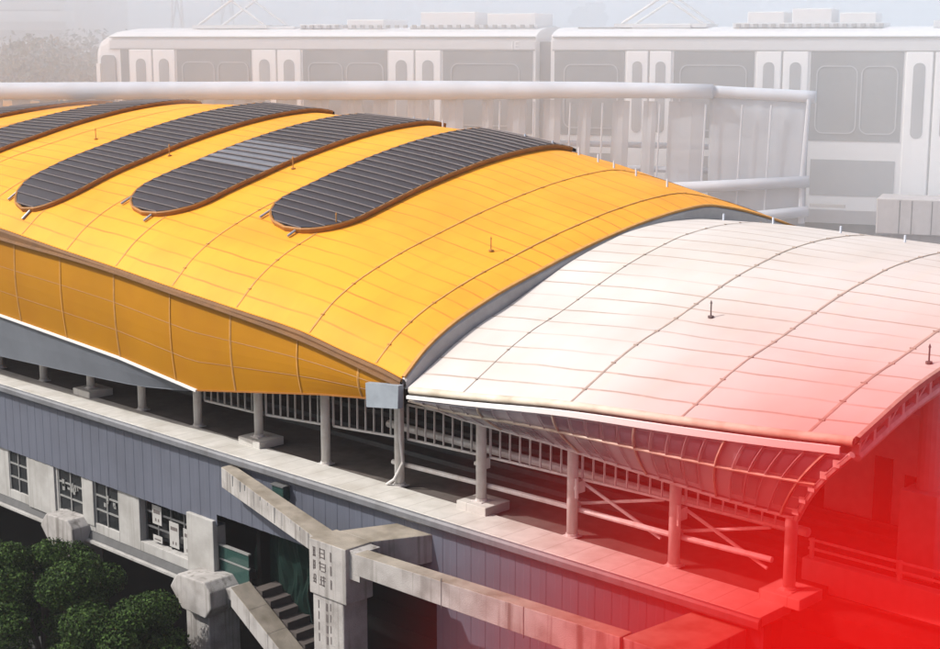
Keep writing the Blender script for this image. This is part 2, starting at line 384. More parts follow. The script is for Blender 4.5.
# ----- eave of the yellow part: brown gutter, amber side panel, blue-grey panel below it
gut = [(-90,9.35),(-72,7.8),(-55.71,6.32),(-50.89,6.06),(-47.41,5.82),(-44.2,5.51),(-40.29,5.15),(-37.04,4.81),(-35.04,4.5),(-33.6,4.24),(-32.1,3.98)]
mb = MB(); rows = []
for u in frange(-90, -32.2, 60):
    e = zY(u, V0); g = cub(gut, u)
    rows.append([(u,30.66,e-.03),(u,30.50,e-.02),(u,30.46,e-.10),(u,30.48,g+.12),(u,30.40,g+.10),(u,30.38,g+.03),(u,30.62,g),(u,30.72,g+.05)])
mb.grid(rows)
gutter = mb.build('eave_gutter', M['gutter_brown'], station)
pbot = [(-90,4.6),(-72,3.9),(-56.26,3.09),(-47.82,2.6),(-42.93,2.12),(-36.21,3.09),(-32.6,3.5)]
def lin(T, x):
    for (x0,y0),(x1,y1) in zip(T, T[1:]):
        if x <= x1: return y0+(y1-y0)*(x-x0)/(x1-x0)
    return T[-1][1]
mb = MB(); rows = []; back = []
PU = sorted(set(frange(-90, -32.7, 110)+[-42.93]))
for u in PU:
    g = cub(gut, u)-.02; b = lin(pbot, u)
    rows.append([(u, 30.60+.10*math.sin(math.pi*t)*-1+.12*t, g+(b-g)*t) for t in frange(0,1,8)])
    back.append([(p[0], p[1]+.06, p[2]) for p in rows[-1]][::-1])
full = [a+b_ for a, b_ in zip(rows, back)]; full = [r_+[r_[0]] for r_ in full]
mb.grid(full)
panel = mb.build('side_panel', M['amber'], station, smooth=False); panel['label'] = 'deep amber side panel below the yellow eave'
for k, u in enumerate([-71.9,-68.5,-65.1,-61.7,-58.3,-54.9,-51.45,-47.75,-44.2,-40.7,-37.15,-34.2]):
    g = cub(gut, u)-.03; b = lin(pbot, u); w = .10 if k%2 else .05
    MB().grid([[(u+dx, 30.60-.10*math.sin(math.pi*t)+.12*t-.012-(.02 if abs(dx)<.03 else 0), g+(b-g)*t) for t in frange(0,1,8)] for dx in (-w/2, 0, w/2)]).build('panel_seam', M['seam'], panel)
mb = MB()
for k in (0,):
    for f_ in (.34, .67):
        rows = []
        for u in frange(-88, -33, 80):
            g = cub(gut,u)-.03; b = lin(pbot,u); t = f_
            y = 30.60-.10*math.sin(math.pi*t)+.12*t; z = g+(b-g)*t
            rows.append([(u,y-.008,z-.008),(u,y-.014,z),(u,y-.008,z+.008)])
        mb.grid(rows)
mb.build('panel_joint', M['amber_dark'], panel)
mb = MB()
for a, b in zip(PU, PU[1:]):
    if a >= -42.93-1e-6: continue
    mb.bar((a,30.69,lin(pbot,a)-.02),(b,30.69,lin(pbot,b)-.02), .12, .085)
mb.build('panel_edge', M['trim'], panel)
mb = MB()
for a, b in zip(PU, PU[1:]):
    if a < -42.93-1e-6: continue
    mb.bar((a,30.72,lin(pbot,a)-.01),(b,30.72,lin(pbot,b)-.01), .09, .05)
mb.build('lower_panel_edge', M['amber_dark'], panel)
gb = [(-90,.6),(-56.83,1.23),(-51.67,1.39),(-47.07,1.57),(-43.63,1.94),(-42.95,2.05)]
mb = MB(); fr = []; 
for u in frange(-90, -42.95, 60):
    t_ = lin(pbot,u)-.06; b = min(lin(gb,u), t_-.005)
    fr.append([(u,30.76,t_),(u,30.86,(t_+b)/2),(u,30.98,b),(u,31.06,b),(u,30.94,(t_+b)/2),(u,30.84,t_),(u,30.76,t_)])
mb.grid(fr); gp = mb.build('grey_skirt_panel', M['greypanel'], station); gp['label'] = 'blue grey tapering skirt panel'
mb = MB()
for a, b in zip(frange(-90,-43,40), frange(-90,-43,40)[1:]): mb.bar((a,31.03,lin(gb,a)-.01),(b,31.03,lin(gb,b)-.01), .1, .05)
mb.build('skirt_edge', M['greypanel'], gp)
# corner plate at the joint
mb = MB(); mb.hexa([(-33.46,30.22,3.22),(-32.05,30.22,3.40),(-32.05,30.44,3.40),(-33.46,30.44,3.22),(-33.49,30.22,3.98),(-32.02,30.22,4.12),(-32.02,30.44,4.12),(-33.49,30.44,3.98)])
mb.build('corner_plate', M['plate'], station)

# ----- grey fascia arch between yellow and white roof
mb = MB(); rows = []
for v in VLIST:
    a = zY(UJ_Y, v)-.02; b = min(zW(UJ_W, v)-.05, a-.12)
    rows.append([(UJ_Y+.012, v, a),(UJ_Y+.10, v, a-.02),(UJ_Y+.16, v, a-.08),(UJ_Y+.20, v, b),(UJ_Y+.012, v, b)])
rows = [r_+[r_[0]] for r_ in rows]
mb.grid(rows); mb.build('joint_fascia', M['fascia'], station, smooth=False)
mb = MB(); mb.grid([[(UJ_Y-.05, v, zY(UJ_Y,v)+.02),(UJ_Y, v, zY(UJ_Y,v)+.07),(UJ_Y+.11, v, zY(UJ_Y,v)+.05),(UJ_Y+.13, v, zY(UJ_Y,v)-.02)] for v in VLIST])
mb.build('fascia_trim', M['seam'], station)

# ----- white eave: cream rolled gutter + pale fascia board + dusty glazed skirt
mb = MB(); rows = []
for u in frange(UJ_W+.12, UEND-.02, 40):
    e = zW(u, V0)
    rows.append([(u, 30.63+.13*math.cos(a), e-.09+.12*math.sin(a)) for a in frange(R(60), R(270), 10)])
mb.grid(rows); mb.build('white_eave_roll', M['wlip'], station, smooth=True)
mb = MB(); rows = []
for u in frange(UJ_W+.2, UEND-.25, 40):
    e = zW(u, V0)-.24; t = .04+.09*min(1, (u+32)/10)
    rows.append([(u,30.40,e+.06),(u,30.34,e+.05),(u,30.34,e-t),(u,30.40,e-t),(u,30.40,e+.06)])
mb.grid(rows); mb.build('eave_board', M['trim'], station)
gtop = lambda s: -31.75+(14.75)*s
gbot = [(0,-31.9,3.62,30.75),(.10,-30.55,3.14,31.5),(.30,-27.25,2.90,31.9),(.47,-25.2,2.76,31.9),(.58,-23.8,2.67,31.9),(.80,-21.2,2.52,31.9),(1,-19.24,2.48,31.9)]
def gl(s, t):
    for a, b in zip(gbot, gbot[1:]):
        if s <= b[0]: break
    k = (s-a[0])/(b[0]-a[0]); bu, bz, bv = (a[i]+(b[i]-a[i])*k for i in (1,2,3))
    tu = gtop(s); tz = zW(tu, V0)-.36; tv = 30.5
    bulge = math.sin(math.pi*t)
    return Vector((tu+(bu-tu)*t, tv+(bv-tv)*t-.28*bulge*min(1,s*4+.15), tz+(bz-tz)*t+.10*bulge*min(1,s*4)))
mb = MB()
rows = [[gl(s,t) for t in frange(0,1,14)] for s in frange(0,1,60)]
mb.grid(rows); skirt = mb.build('skirt_glazing', M['skirtglass'], station, smooth=True); skirt['label'] = 'dusty curved glazing skirt below white eave'
skirt.modifiers.new('thickness','SOLIDIFY').thickness = .03
N_ = 26
for i in range(3, N_):
    for t0, t1 in ((.07,.40),(.52,.86)):
        if random.random() < (.12 if t0 < .3 else .3): continue
        s0, s1 = (i+.14)/N_, (i+.86)/N_
        q = [[gl(s0+(s1-s0)*a/3, t0+(t1-t0)*b/4)+Vector((.0,-.085,.0)) for b in range(5)] for a in range(4)]
        MB().grid(q).build('glazing_pane', M['skirtpane'], skirt)
for i in range(0, N_+1):
    s = i/N_; major = i%5 == 0
    MB().tube([gl(s,t)+Vector((0,-.10,.0)) for t in frange(.0,1,10)], .035 if major else .018, 5).build('glazing_bar', M['wlip'] if major else M['skirtglass'], skirt)
for t, r_ in ((.47,.045),(.99,.05)):
    MB().tube([gl(s,t)+Vector((0,-.095,.0)) for s in frange(.0,1,40)], r_, 6).build('glazing_rail', M['steel'] if t > .9 else M['wlip'], skirt)

# ----- raking end frame of the white roof
mb = MB(); rows = []
for v in frange(30.62, 58.5, 60):
    z = zW(UEND, v)
    rows.append([(UEND+.01,v,z+.05),(UEND+.10,v,z+.03),(UEND+.10,v,z-.12),(UEND-.02,v,z-.17),(UEND-.02,v,z+.03)])
mb.grid([r_+[r_[0]] for r_ in rows]); mb.build('roof_end_edge', M['wseam'], wroof)
mb = MB(); pts = [(UEND-.12, v, zW(UEND,v)-.62) for v in frange(30.9, 58, 40)]
mb.tube(pts, .13, 8)
for i in range(0, 40):
    v = pts[i][1]; z = zW(UEND, v)
    mb.box(UEND-.22, UEND-.03, v-.06, v+.06, z-.55, z-.18)
    if i%2 == 0: mb.bar((UEND-.12, v, z-.6),(UEND-.12, pts[i+1][1], zW(UEND,pts[i+1][1])-.2), .06, .06)
mb.build('roof_end_truss', M['steel'], station)
MB().tube([gl(1,t)+Vector((.06,-.03,0)) for t in frange(0,1,12)], .085, 8).build('skirt_end_bar', M['steel'], station)
for t in (.12,.3,.5,.68,.86):
    mb = MB(); p = gl(1,t); q = gl(.965,t); mb.bar(p, q, .12, .09); mb.box(p.x-.16,p.x+.02,p.y-.10,p.y+.02,p.z-.14,p.z+.05)
    mb.build('end_bracket', M['steel'], station)

# ----- ledge, columns, floor
UE = -19.55
mb = MB()
mb.box(-96, UE, 30.95, 32.42, -.28, 0)
ledge = mb.build('ledge', M['ledge'], station, bevel=.02)
mb = MB()
prof = [(30.96,-.015),(30.86,-.03),(30.82,-.10),(30.82,-.27),(30.87,-.33),(30.98,-.34),(30.98,-.015)]
mb.grid([[(u,y,z) for y,z in prof] for u in (-96, -70, -50, -35, UE+.03)])
mb.f.append(tuple(range(len(prof)-1,-1,-1))[:-1]); mb.m.append(0); o_=4*len(prof); mb.f.append(tuple(o_+i for i in range(len(prof)-1))); mb.m.append(0)
mb.build('ledge_lip', M['lip'], station, smooth=False)
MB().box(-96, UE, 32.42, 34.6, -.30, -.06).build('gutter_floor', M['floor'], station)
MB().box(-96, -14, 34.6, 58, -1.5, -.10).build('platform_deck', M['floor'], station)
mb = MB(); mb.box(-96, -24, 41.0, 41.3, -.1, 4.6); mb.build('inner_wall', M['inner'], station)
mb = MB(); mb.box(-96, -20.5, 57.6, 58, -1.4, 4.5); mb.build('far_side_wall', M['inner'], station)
cols = [-56.56+3.683*k for k in range(-8, 11)]
mb = MB(); mb.tube([(0,0,0),(0,0,2.2),(0,0,4.6)], [.165,.165,.165], 14); c0 = mb.build('column', M['steel'], station, smooth=False, origin=(0,0,0))
for p in c0.data.polygons:
    p.use_smooth = len(p.vertices) == 4
pl = MB(); pl.box(-.22,.22,-.22,.22,0,.03); pl.tube([(0,0,.03),(0,0,.10)],.19,14); p0 = pl.build('base_plate', M['steel'], c0, origin=(0,0,0))
org = Vector(station['org'])
for k, u in enumerate(cols):
    if k == 0: c = c0
    else:
        c = c0.copy(); COL.objects.link(c); c.parent = station
        p = p0.copy(); COL.objects.link(p); p.parent = c
    foot = (k-8) in (1, 4, 7, 10, -2, -5)
    c.location = Vector((u, 32.55, .26 if foot else -.02))-org
    if foot:
        MB().box(u-.62,u+.62,32.08,33.2,-.04,.262).build('footing', M['ledge'], station, bevel=.025)
# bent drain pipe at the seventh column
MB().tube([(-34.22,32.35,2.9),(-34.20,32.35,1.6),(-34.10,32.35,.86),(-34.45,32.3,.25),(-34.75,32.25,.03)], .05, 8).build('drain_pipe', M['steel'], station)

# ----- guard railing (one per bay) hung between the columns
fb = [(-60,.9),(-45.88,.97),(-42.46,1.02),(-39.26,1.22),(-35.61,1.5),(-32.38,1.63),(-28.19,1.70),(-24.82,1.77),(-19,1.84)]
for a, b in zip(cols[8:], cols[9:]):
    if b < -44: continue
    mb = MB(); a += .2; b -= .2
    mb.bar((a,32.75,lin(fb,a)),(b,32.75,lin(fb,b)), .06, .075)
    mb.bar((a,32.75,lin(fb,a)+1.15),(b,32.75,lin(fb,b)+1.15), .06, .07)
    n = 8
    for k in range(n+1):
        u = a+(b-a)*k/n; z = lin(fb,u); w = .055 if k in (0,n) else .03
        mb.box(u-w/2,u+w/2,32.72,32.78,z,z+1.16)
    mb.build('guard_railing', M['steel'], station)
MB().tube([(-36.2,33.7,1.55),(-19.9,33.7,1.50)], .13, 10).build('handrail_tube', M['steel'], station)
mb = MB(); mb.tube([(-35.0,32.76,.64),(-31.2,32.76,.72),(-27.5,32.76,.77),(-24,32.76,.78),(-20.4,32.76,.86)],.085,8)
mb.build('lower_rail', M['steel'], station)
for a, b in ((-27.4,-24.0),(-23.7,-20.5)):
    mb = MB(); mb.tube([(a+.35,32.85,1.62),(b-.1,32.85,.55)],.05,7); mb.tube([(a+.15,32.95,.86),(b-.1,32.95,1.66)],.05,7); mb.box(a+.0,a+.3,32.74,32.95,.7,.95)
    mb.build('cross_brace', M['steel'], station)
for u, z in ((-30.75,1.45),(-26.95,1.5),(-23.3,1.5)):
    mb = MB(); mb.box(u-.12,u+.12,32.5,32.8,z-.15,z+.2); mb.tube([(u+.05,32.5,z-.3),(u+.05,32.5,z+.3)],.06,7); mb.tube([(u-.15,32.5,z-.25),(u-.15,32.5,z+.1)],.05,7); mb.box(u-.25,u+.1,32.45,32.6,z-.05,z+.05)
    mb.build('pipe_clamp', M['steel'], station)

# ----- cladding band, wall with windows, floor slab, piers
mb = MB()
def clad(u0, u1, z0, z1, y=31.10, pitch=.60):
    u = u0; pts = []
    while u < u1-1e-6:
        for du, dy in ((0,.0),(pitch*.42,.0),(pitch*.46,.012),(pitch*.96,.012)): 
            if u+du < u1: pts.append((u+du, y+dy))
        u += pitch
    pts.append((u1, y))
    mb.grid([[(a,b,z0) for a,b in pts],[(a,b,z1) for a,b in pts]])
    mb.grid([[(a,b,z0) for a,b in pts],[(a,31.5,z0) for a,b in pts]])
clad(-96, -42.55, -2.95, -.30); clad(-42.55, -38.0, -2.50, -.30); clad(-38.0, -33.6, -2.5, -.30); clad(-33.6, -31.3, -2.85, -.30); clad(-31.3, UE+.02, -7.5, -.30)
cl = mb.build('cladding', M['clad'], station)
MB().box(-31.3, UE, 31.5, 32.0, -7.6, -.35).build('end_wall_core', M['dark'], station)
mb = MB(); mb.box(-38.3,-19.9,31.095,31.5,-.42,-.34); mb.build('lip_shadow_strip', M['slab'], cl)  # dark strip stands in for the lip's shadow on the cladding
mb = MB(); zt, zb = -2.97, -5.15
wins = [(-57.55,-56.05),(-53.6,-51.72),(-50.85,-49.15),(-47.7,-44.3)]
wins_l = [(-61.2,-59.6),(-65,-63.3),(-68.5,-66.8)]
allw = sorted(wins_l+wins)
edges = [-96]+[e for w in allw for e in w]+[-42.72]
for a, b in zip(edges[::2], edges[1::2]): mb.box(a, b, 31.22, 31.6, zb, zt)
for a, b in allw:
    mb.box(a, b, 31.22, 31.6, zb, -4.75); 
mb.box(-51.70,-50.87,31.17,31.22,-4.9,-2.98); mb.box(-55.9,-53.75,31.14,31.22,-5.15,-2.98)
wall = mb.build('lower_wall', M['wall'], station, bevel=.02)
for i, (a, b) in enumerate(allw):
    big = b-a > 3
    dp = MB().box(a, b, 31.30 if not big else 31.85, 31.34 if not big else 31.9, -4.75, zt)
    w = dp.build('window', M['glassdark'], station)
    if big:
        w['label'] = 'wide opening with three pale posters'
        pass
    f = MB(); y0, y1 = (31.25,31.30) if not big else (31.49,31.555)
    for k in ((.5,) if not big else (.25,.5,.75)): u = a+(b-a)*k; f.box(u-.035,u+.035,y0,y1,-4.75,zt)
    for z in (-3.55,-4.15): f.box(a,b,y0+.01,y1-.01,z-.035,z+.035)
    f.box(a,a+.06,y0,y1,-4.75,zt); f.box(b-.06,b,y0,y1,-4.75,zt)
    f.build('window_frame', M['winframe'] if not big else M['slab'], w)
    if big:
        for (x, z0, z1) in ((-46.85,-3.95,-3.2),(-46.85,-4.66,-4.4),(-45.75,-4.62,-3.62),(-44.85,-4.72,-3.7)):
            p = MB().box(x-.30,x+.30,31.44,31.46,z0,z1).build('poster', M['poster'], w)
            q = MB(); q.box(x-.22,x+.22,31.434,31.44,z1-.32,z1-.18) if z1-z0 > .5 else q.box(x-.2,x+.2,31.434,31.44,z0+.08,z0+.13)
            if z1-z0 > .7:
                for dx in (-.12,.06): q.box(x+dx,x+dx+.08,31.434,31.44,z0+.12,z0+.24)
            q.build('print', M['ink'], p)
    if abs(a+53.6) < .1 or abs(a+50.85) < .1:
        q = MB(); rr = random.Random(int(a*10))
        for k in range(9 if a < -52 else 5):
            x = a+.2+(b-a-.5)*rr.random(); z = -3.95+.3*rr.random(); q.box(x,x+.06+.14*rr.random(),31.235,31.25,z,z+.08+.22*rr.random())
        q.build('pasted_paper', M['winframe'], w)
mb = MB(); mb.hexa([(-96,31.12,-5.45),(-42.7,31.12,-5.45),(-42.7,33,-5.45),(-96,33,-5.45),(-96,31.24,-5.155),(-42.7,31.24,-5.155),(-42.7,33,-5.155),(-96,33,-5.155)]); mb.build('floor_slab', M['slab'], station)
mb = MB(); mb.hexa([(-96,30.98,-5.56),(-44.0,30.98,-5.56),(-44.0,31.3,-5.56),(-96,31.3,-5.56),(-96,30.98,-5.47),(-44.0,30.98,-5.47),(-44.0,31.3,-5.455),(-96,31.3,-5.455)]); mb.build('slab_edge', M['wall'], station)
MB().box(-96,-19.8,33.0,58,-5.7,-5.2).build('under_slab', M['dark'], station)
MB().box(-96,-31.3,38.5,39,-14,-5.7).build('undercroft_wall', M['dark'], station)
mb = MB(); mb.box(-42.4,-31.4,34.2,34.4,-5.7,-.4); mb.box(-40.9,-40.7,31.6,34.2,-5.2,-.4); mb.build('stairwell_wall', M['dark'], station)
def pier(uc, wcol, y0, top):
    h = [(uc-1.25,-5.3),(uc-1.0,-4.95),(uc-.75,-4.7),(uc+.85,-4.65),(uc+1.2,-4.95),(uc+1.22,-5.55),(uc+.85,-6.0),(uc-.55,-5.98)]
    mb = MB(); mb.prism([(a,y0,b) for a,b in h],(0,1.9,0)); cap = mb.build('pier_cap', M['conc'], station, bevel=.05)
    mb = MB(); mb.box(uc-.8,uc+.6,y0+.35,y0+1.75,-14,-5.9); mb.build('pier_shaft', M['conc'], station, bevel=.06)
pier(-42.8, 1, 30.0, 0); pier(-52.5, 1, 30.4, 0); pier(-62.2, 1, 30.4, 0)
mb = MB(); mb.box(-44.28,-42.65,30.98,31.22,-5.2,-2.75); mb.build('pilaster', M['wall'], station, bevel=.03)
mb = MB(); mb.box(-42.4,-40.5,30.7,31.6,-5.35,-4.95); mb.build('landing', M['conc'], station, bevel=.03)

# ----- things seen under the open end of the roof
cab = thing('platform_cabin', (-21,40.5,-.1), 'pale cabin with a dark doorway under the open roof end', 'cabin')
mb = MB(); mb.box(-23.2,-19.7,40.1,42.6,-.1,3.3); mb.build('cabin_wall', M['white_wall'], cab, bevel=.03)
MB().box(-23.3,-19.6,40.0,42.7,3.3,3.5).build('cabin_roof', M['white_wall'], cab)
MB().box(-21.5,-20.9,40.06,40.12,-.1,2.0).build('door', M['inner'], cab)
MB().box(-20.5,-20.05,40.06,40.12,1.0,1.6).build('window', M['glassdark'], cab)
pil = thing('round_pillar', (-18.2,37,-.1), 'thick round pillar holding up the white roof end', 'pillar')
MB().tube([(-18.2,37,-.1),(-18.2,37,6.4)], .34, 16).build('shaft', M['white_wall'], pil)
MB().box(-18.75,-17.65,36.4,37.6,-.1,2.35).build('plinth', M['white_wall'], pil, bevel=.04)
for k, y in enumerate((35.4, 36.5, 38.6, 39.7)):
    tag(MB().bar((-96,y,.02),(-10,y,.02),.09,.16).build('rail', M['slab']), ['nearest steel rail of the platform track','second steel rail of the near track','third steel rail, nearest rail of the inner track','fourth steel rail, just before the cabin'][k], 'rail', 'rails on the station deck')
bar_ = thing('deck_barrier', (-18,34.6,-.1), 'low concrete barrier with pipe rails beside the open tracks', 'barrier')
MB().box(-20.4,-9,34.25,34.6,-.3,.55).build('kerb', M['pconc'], bar_, bevel=.03)
for z in (.8,1.05): MB().tube([(-20.3,34.42,z),(-9,34.42,z)],.04,7).build('pipe_rail', M['steel'], bar_)
for x in (-20.2,-17.6,-15.0,-12.4): MB().box(x-.05,x+.05,34.37,34.47,.55,1.1).build('post', M['steel'], bar_)
MB().box(UE-.02,-9,33.0,34.25,-.9,-.30).build('end_deck', M['floor'], station)

# ------------------------------------------------------------------ unfinished concrete frame in front of the wall
frame = thing('concrete_portal', (-33.2,28.6,-14), 'weathered concrete frame with beams and heads jutting from the station wall', 'portal')
def head(pts, z0, z1, pr):
    mb = MB(); mb.hexa([(x,y,z0) for x,y in pts]+[(x,y,z1) for x,y in pts], 0, 1); return mb.build('portal_head', [M['conc'], M['conctop']], pr, bevel=.03)
h1 = head([(-34.05,28.3),(-32.35,28.3),(-32.35,29.4),(-34.02,29.4)], -2.42, -.65, frame)
mb = MB(); mb.hexa([(-33.85,29.4,-1.75),(-32.35,29.4,-1.75),(-31.5,31.12,-1.55),(-33.1,31.12,-1.55),(-33.85,29.4,-.655),(-32.35,29.4,-.655),(-31.5,31.12,-.655),(-33.1,31.12,-.655)],0,1)
mb.build('head_bracket', [M['conc'],M['conctop']], frame, bevel=.02)
MB().box(-33.98,-32.55,28.36,29.35,-14,-2.42).build('portal_column', M['conc'], frame, bevel=.05)
def beam(name, A, B, h, w, pr, nsub=1):
    """A,B: front top edge points; w: width to the back (+Y)"""
    mb = MB(); A, B = Vector(A), Vector(B)
    for k in range(nsub):
        a = A.lerp(B, k/nsub); b = A.lerp(B, (k+1)/nsub)
        hh = h[0]+(h[1]-h[0])*k/nsub; h2 = h[0]+(h[1]-h[0])*(k+1)/nsub
        ww = w[0]+(w[1]-w[0])*k/nsub; w2 = w[0]+(w[1]-w[0])*(k+1)/nsub
        mb.hexa([(a.x,a.y,a.z-hh),(b.x,b.y,b.z-h2),(b.x,b.y+w2,b.z-h2),(a.x,a.y+ww,a.z-hh),(a.x,a.y,a.z),(b.x,b.y,b.z),(b.x,b.y+w2,b.z),(a.x,a.y+ww,a.z)],0,1)
    return mb.build(name, [M['conc'],M['conctop']], pr, bevel=.02)
b1 = beam('ring_beam', (-41.45,30.55,-.38), (-34.05,28.5,-.69), (.74,.52), (.5,.8), frame)
mb = MB(); rr = random.Random(5)
for k in range(11):
    t = .12+.8*k/10+.03*rr.random(); p = Vector((-41.45,30.55,-.38)).lerp(Vector((-34.05,28.5,-.69)), t); L_ = .12+.5*rr.random()**2; w = .015+.05*rr.random()
    mb.hexa([(p.x-w,p.y-.004+w*.277,p.z-L_),(p.x+w*.3,p.y-.004,p.z-L_),(p.x+w*.3,p.y+.02,p.z-L_),(p.x-w,p.y+.02,p.z-L_),(p.x-w,p.y-.004+w*.277,p.z-.01),(p.x+w,p.y-.004-w*.277,p.z-.01),(p.x+w,p.y+.02,p.z-.01),(p.x-w,p.y+.02,p.z-.01)])
mb.build('rain_stain', M['slab'], b1)
b2 = beam('ring_beam', (-31.97,28.3,-.68), (-21.95,28.3,-.42), (.66,.86), (.55,.5), frame)
mb = MB()
for u in (-28.3,-25.2): mb.box(u-.012,u+.012,28.293,28.31,-1.38,-.5)
mb.build('beam_joint', M['slab'], b2)
mb = MB(); mb.hexa([(-32.35,28.45,-1.6),(-31.9,28.45,-1.6),(-31.9,29.3,-1.6),(-32.35,29.3,-1.6),(-32.35,28.45,-.70),(-31.9,28.45,-.70),(-31.9,29.3,-.70),(-32.35,29.3,-.70)]); mb.build('beam_seat', M['conc'], frame)
head([(-21.95,28.4),(-20.0,28.4),(-20.0,31.05),(-21.7,31.05)], -1.5, -.45, frame)
MB().box(-21.7,-20.3,28.6,29.6,-14,-1.5).build('portal_column', M['conc'], frame, bevel=.05)
# vertical lettering on the column face: strokes in two columns
mb = MB(); rr = random.Random(21)
def glyph(cx_, cz, w, h):
    y0, y1 = 28.291, 28.305
    for k in range(3):
        z = cz-h/2+h*(k+.3+.3*rr.random())/3; x0 = cx_-w/2+w*.3*rr.random(); x1 = cx_+w/2-w*.3*rr.random(); mb.box(x0,x1,y0,y1,z-.016,z+.016)
    for k in range(2):
        x = cx_-w/2+w*(k+.2+.6*rr.random())/2; mb.box(x-.02,x+.02,y0,y1,cz-h/2+h*.2*rr.random(),cz+h/2-h*.2*rr.random())
for k in range(3):
    glyph(-33.42,-1.02-.44*k,.34,.36); glyph(-33.80,-1.02-.44*k,.14,.36)
    mb.box(-33.06,-33.0,28.291,28.305,-1.2-.44*k,-.9-.44*k)
for k in range(4):
    z = -2.72-.36*k; mb.box(-33.72,-33.68,28.351,28.37,z-.14,z+.12); mb.box(-33.36,-33.28,28.351,28.37,z-.15,z+.1); mb.box(-33.16,-33.13,28.351,28.37,z-.1,z+.14)
mb.build('column_lettering', M['ink'], h1)

stair = thing('concrete_stair', (-39.5,30,-6), 'raw concrete stair with a thick sloping stringer below the beams', 'stair')
beam('stringer', (-40.66,30.2,-4.52), (-35.6,30.2,-7.45), (.72,.80), (.85,.85), stair, 5)
mb = MB()
for k in range(10):
    t = k/10; u = -40.5+4.6*t; z = -4.75-2.66*t
    mb.box(u, u+.47, 31.1, 32.2, z-.6, z, 0)
mb.build('steps', M['inner'], stair)

net = MB(); rows = []
for i in range(25):
    u = -41.5+3.0*i/24; y = 32.05+.04*math.sin(i*.9)+.02*math.sin(i*3.1)
    rows.append([(u+.15*math.sin(j*.7+i*.2), y+.05*math.sin(j*.9+i), -2.45-3.4*j/12) for j in range(13)])
net.grid(rows); o = net.build('debris_netting', M['netting']); o.modifiers.new('thickness','SOLIDIFY').thickness = .02
tag(o, 'dark green debris netting hanging in the black stairwell opening', 'netting')
gs = thing('glass_balustrade', (-41.9,31.3,-5), 'green tinted glass balustrade beside the concrete pier', 'balustrade')
mb = MB(); mb.box(-42.72,-41.0,31.28,31.31,-4.2,-3.72); mb.box(-42.72,-41.0,31.28,31.31,-4.95,-4.26); mb.build('glass_pane', M['greenglass'], gs)
mb = MB(); mb.box(-42.78,-40.95,31.24,31.36,-3.72,-3.66); mb.box(-42.78,-40.95,31.26,31.34,-4.26,-4.20); mb.box(-42.8,-42.72,31.25,31.35,-5.0,-3.66); mb.build('balustrade_frame', M['winframe'], gs)
gbx = thing('green_box', (-38.6,31.0,-.9), 'small dark green box fixed to the wall above the sloping beam', 'box')
mb = MB(); mb.box(-38.95,-38.35,30.80,31.09,-1.05,-.55); mb.build('box_body', M['greenglass'], gbx, bevel=.02); MB().box(-38.99,-38.31,30.76,31.09,-.55,-.50).build('box_lid', M['slab'], gbx)

# ------------------------------------------------------------------ trees
def leaf_cloud(mb_pts, n, size, jitter=1.):
    """mb_pts: list of (centre, radii); returns verts (n*4,3)"""
    wts = np.array([r_[0]*r_[1]*r_[2] for _, r_ in mb_pts])**.75; wts /= wts.sum()
    idx = RNG.choice(len(mb_pts), n, p=wts)
    d = RNG.normal(size=(n,3)); d /= np.linalg.norm(d, axis=1)[:,None]
    rad = .55+.5*RNG.random(n)**.6
    cen = np.array([c for c,_ in mb_pts])[idx]; ra = np.array([r_ for _,r_ in mb_pts])[idx]
    P = cen+d*ra*rad[:,None]
    nrm = d+RNG.normal(size=(n,3))*.7; nrm /= np.linalg.norm(nrm, axis=1)[:,None]
    a = np.cross(nrm, RNG.normal(size=(n,3))); a /= np.linalg.norm(a, axis=1)[:,None]; b = np.cross(nrm, a)
    s = size*(.6+.8*RNG.random(n))[:,None]
    return np.stack([P-a*s, P+b*s*.5, P+a*s, P-b*s*.5], 1).reshape(-1,3)
def cloud_obj(name, V, m, parent):
    org_ = np.array(parent['org']) if parent is not None else np.zeros(3)
    n = len(V)//4; me = bpy.data.meshes.new(name); me.vertices.add(len(V)); me.vertices.foreach_set('co', (V-org_).astype(np.float32).ravel())
    me.loops.add(4*n); me.loops.foreach_set('vertex_index', np.arange(4*n, dtype=np.int32))
    me.polygons.add(n); me.polygons.foreach_set('loop_start', np.arange(0,4*n,4, dtype=np.int32)); me.update(calc_edges=True)
    me.materials.append(m); o = bpy.data.objects.new(name, me); COL.objects.link(o)
    if parent is not None: o.parent = parent
    return o
def tree(x, y, zb, zt, rad, label, n, size, lm, seed, group, name='broadleaf_tree', ncl=34):
    rr = random.Random(seed); t = thing(name, (x,y,zb), label, 'tree', group); H = zt-zb
    cz = zt-rad*.95
    mb = MB(); mb.tube([(x,y,zb-.2),(x+.05*rad,y,zb+.4*(cz-zb)),(x,y,cz)], [.13*rad,.09*rad,.05*rad], 9)
    cl = []
    for k in range(ncl):
        th = rr.uniform(0,2*math.pi); ph = math.acos(rr.uniform(-.75,1)); q = rad*(.45+.42*rr.random())
        c = (x+q*math.sin(ph)*math.cos(th), y+q*math.sin(ph)*math.sin(th), cz+q*.85*math.cos(ph)); s = rad*rr.uniform(.20,.36)
        cl.append((c,(s,s,s*.75)))
        if k < 7: mb.tube([(x,y,zb+.55*(cz-zb)+.2*rr.random()), ((x+c[0])/2,(y+c[1])/2,(cz+c[2])/2-.1*rad), c], [.06*rad,.035*rad,.012*rad], 6)
    mb.build('trunk', M['bark'], t)
    cloud_obj('crown', leaf_cloud(cl, n, size), lm, t)
    return t
tree(-48.6,27.5,-14,-3.7,2.9,'dark leafy tree at the bottom left, its top against the pale pier cap',60000,.062,M['leaf'],1,'trees below the station')
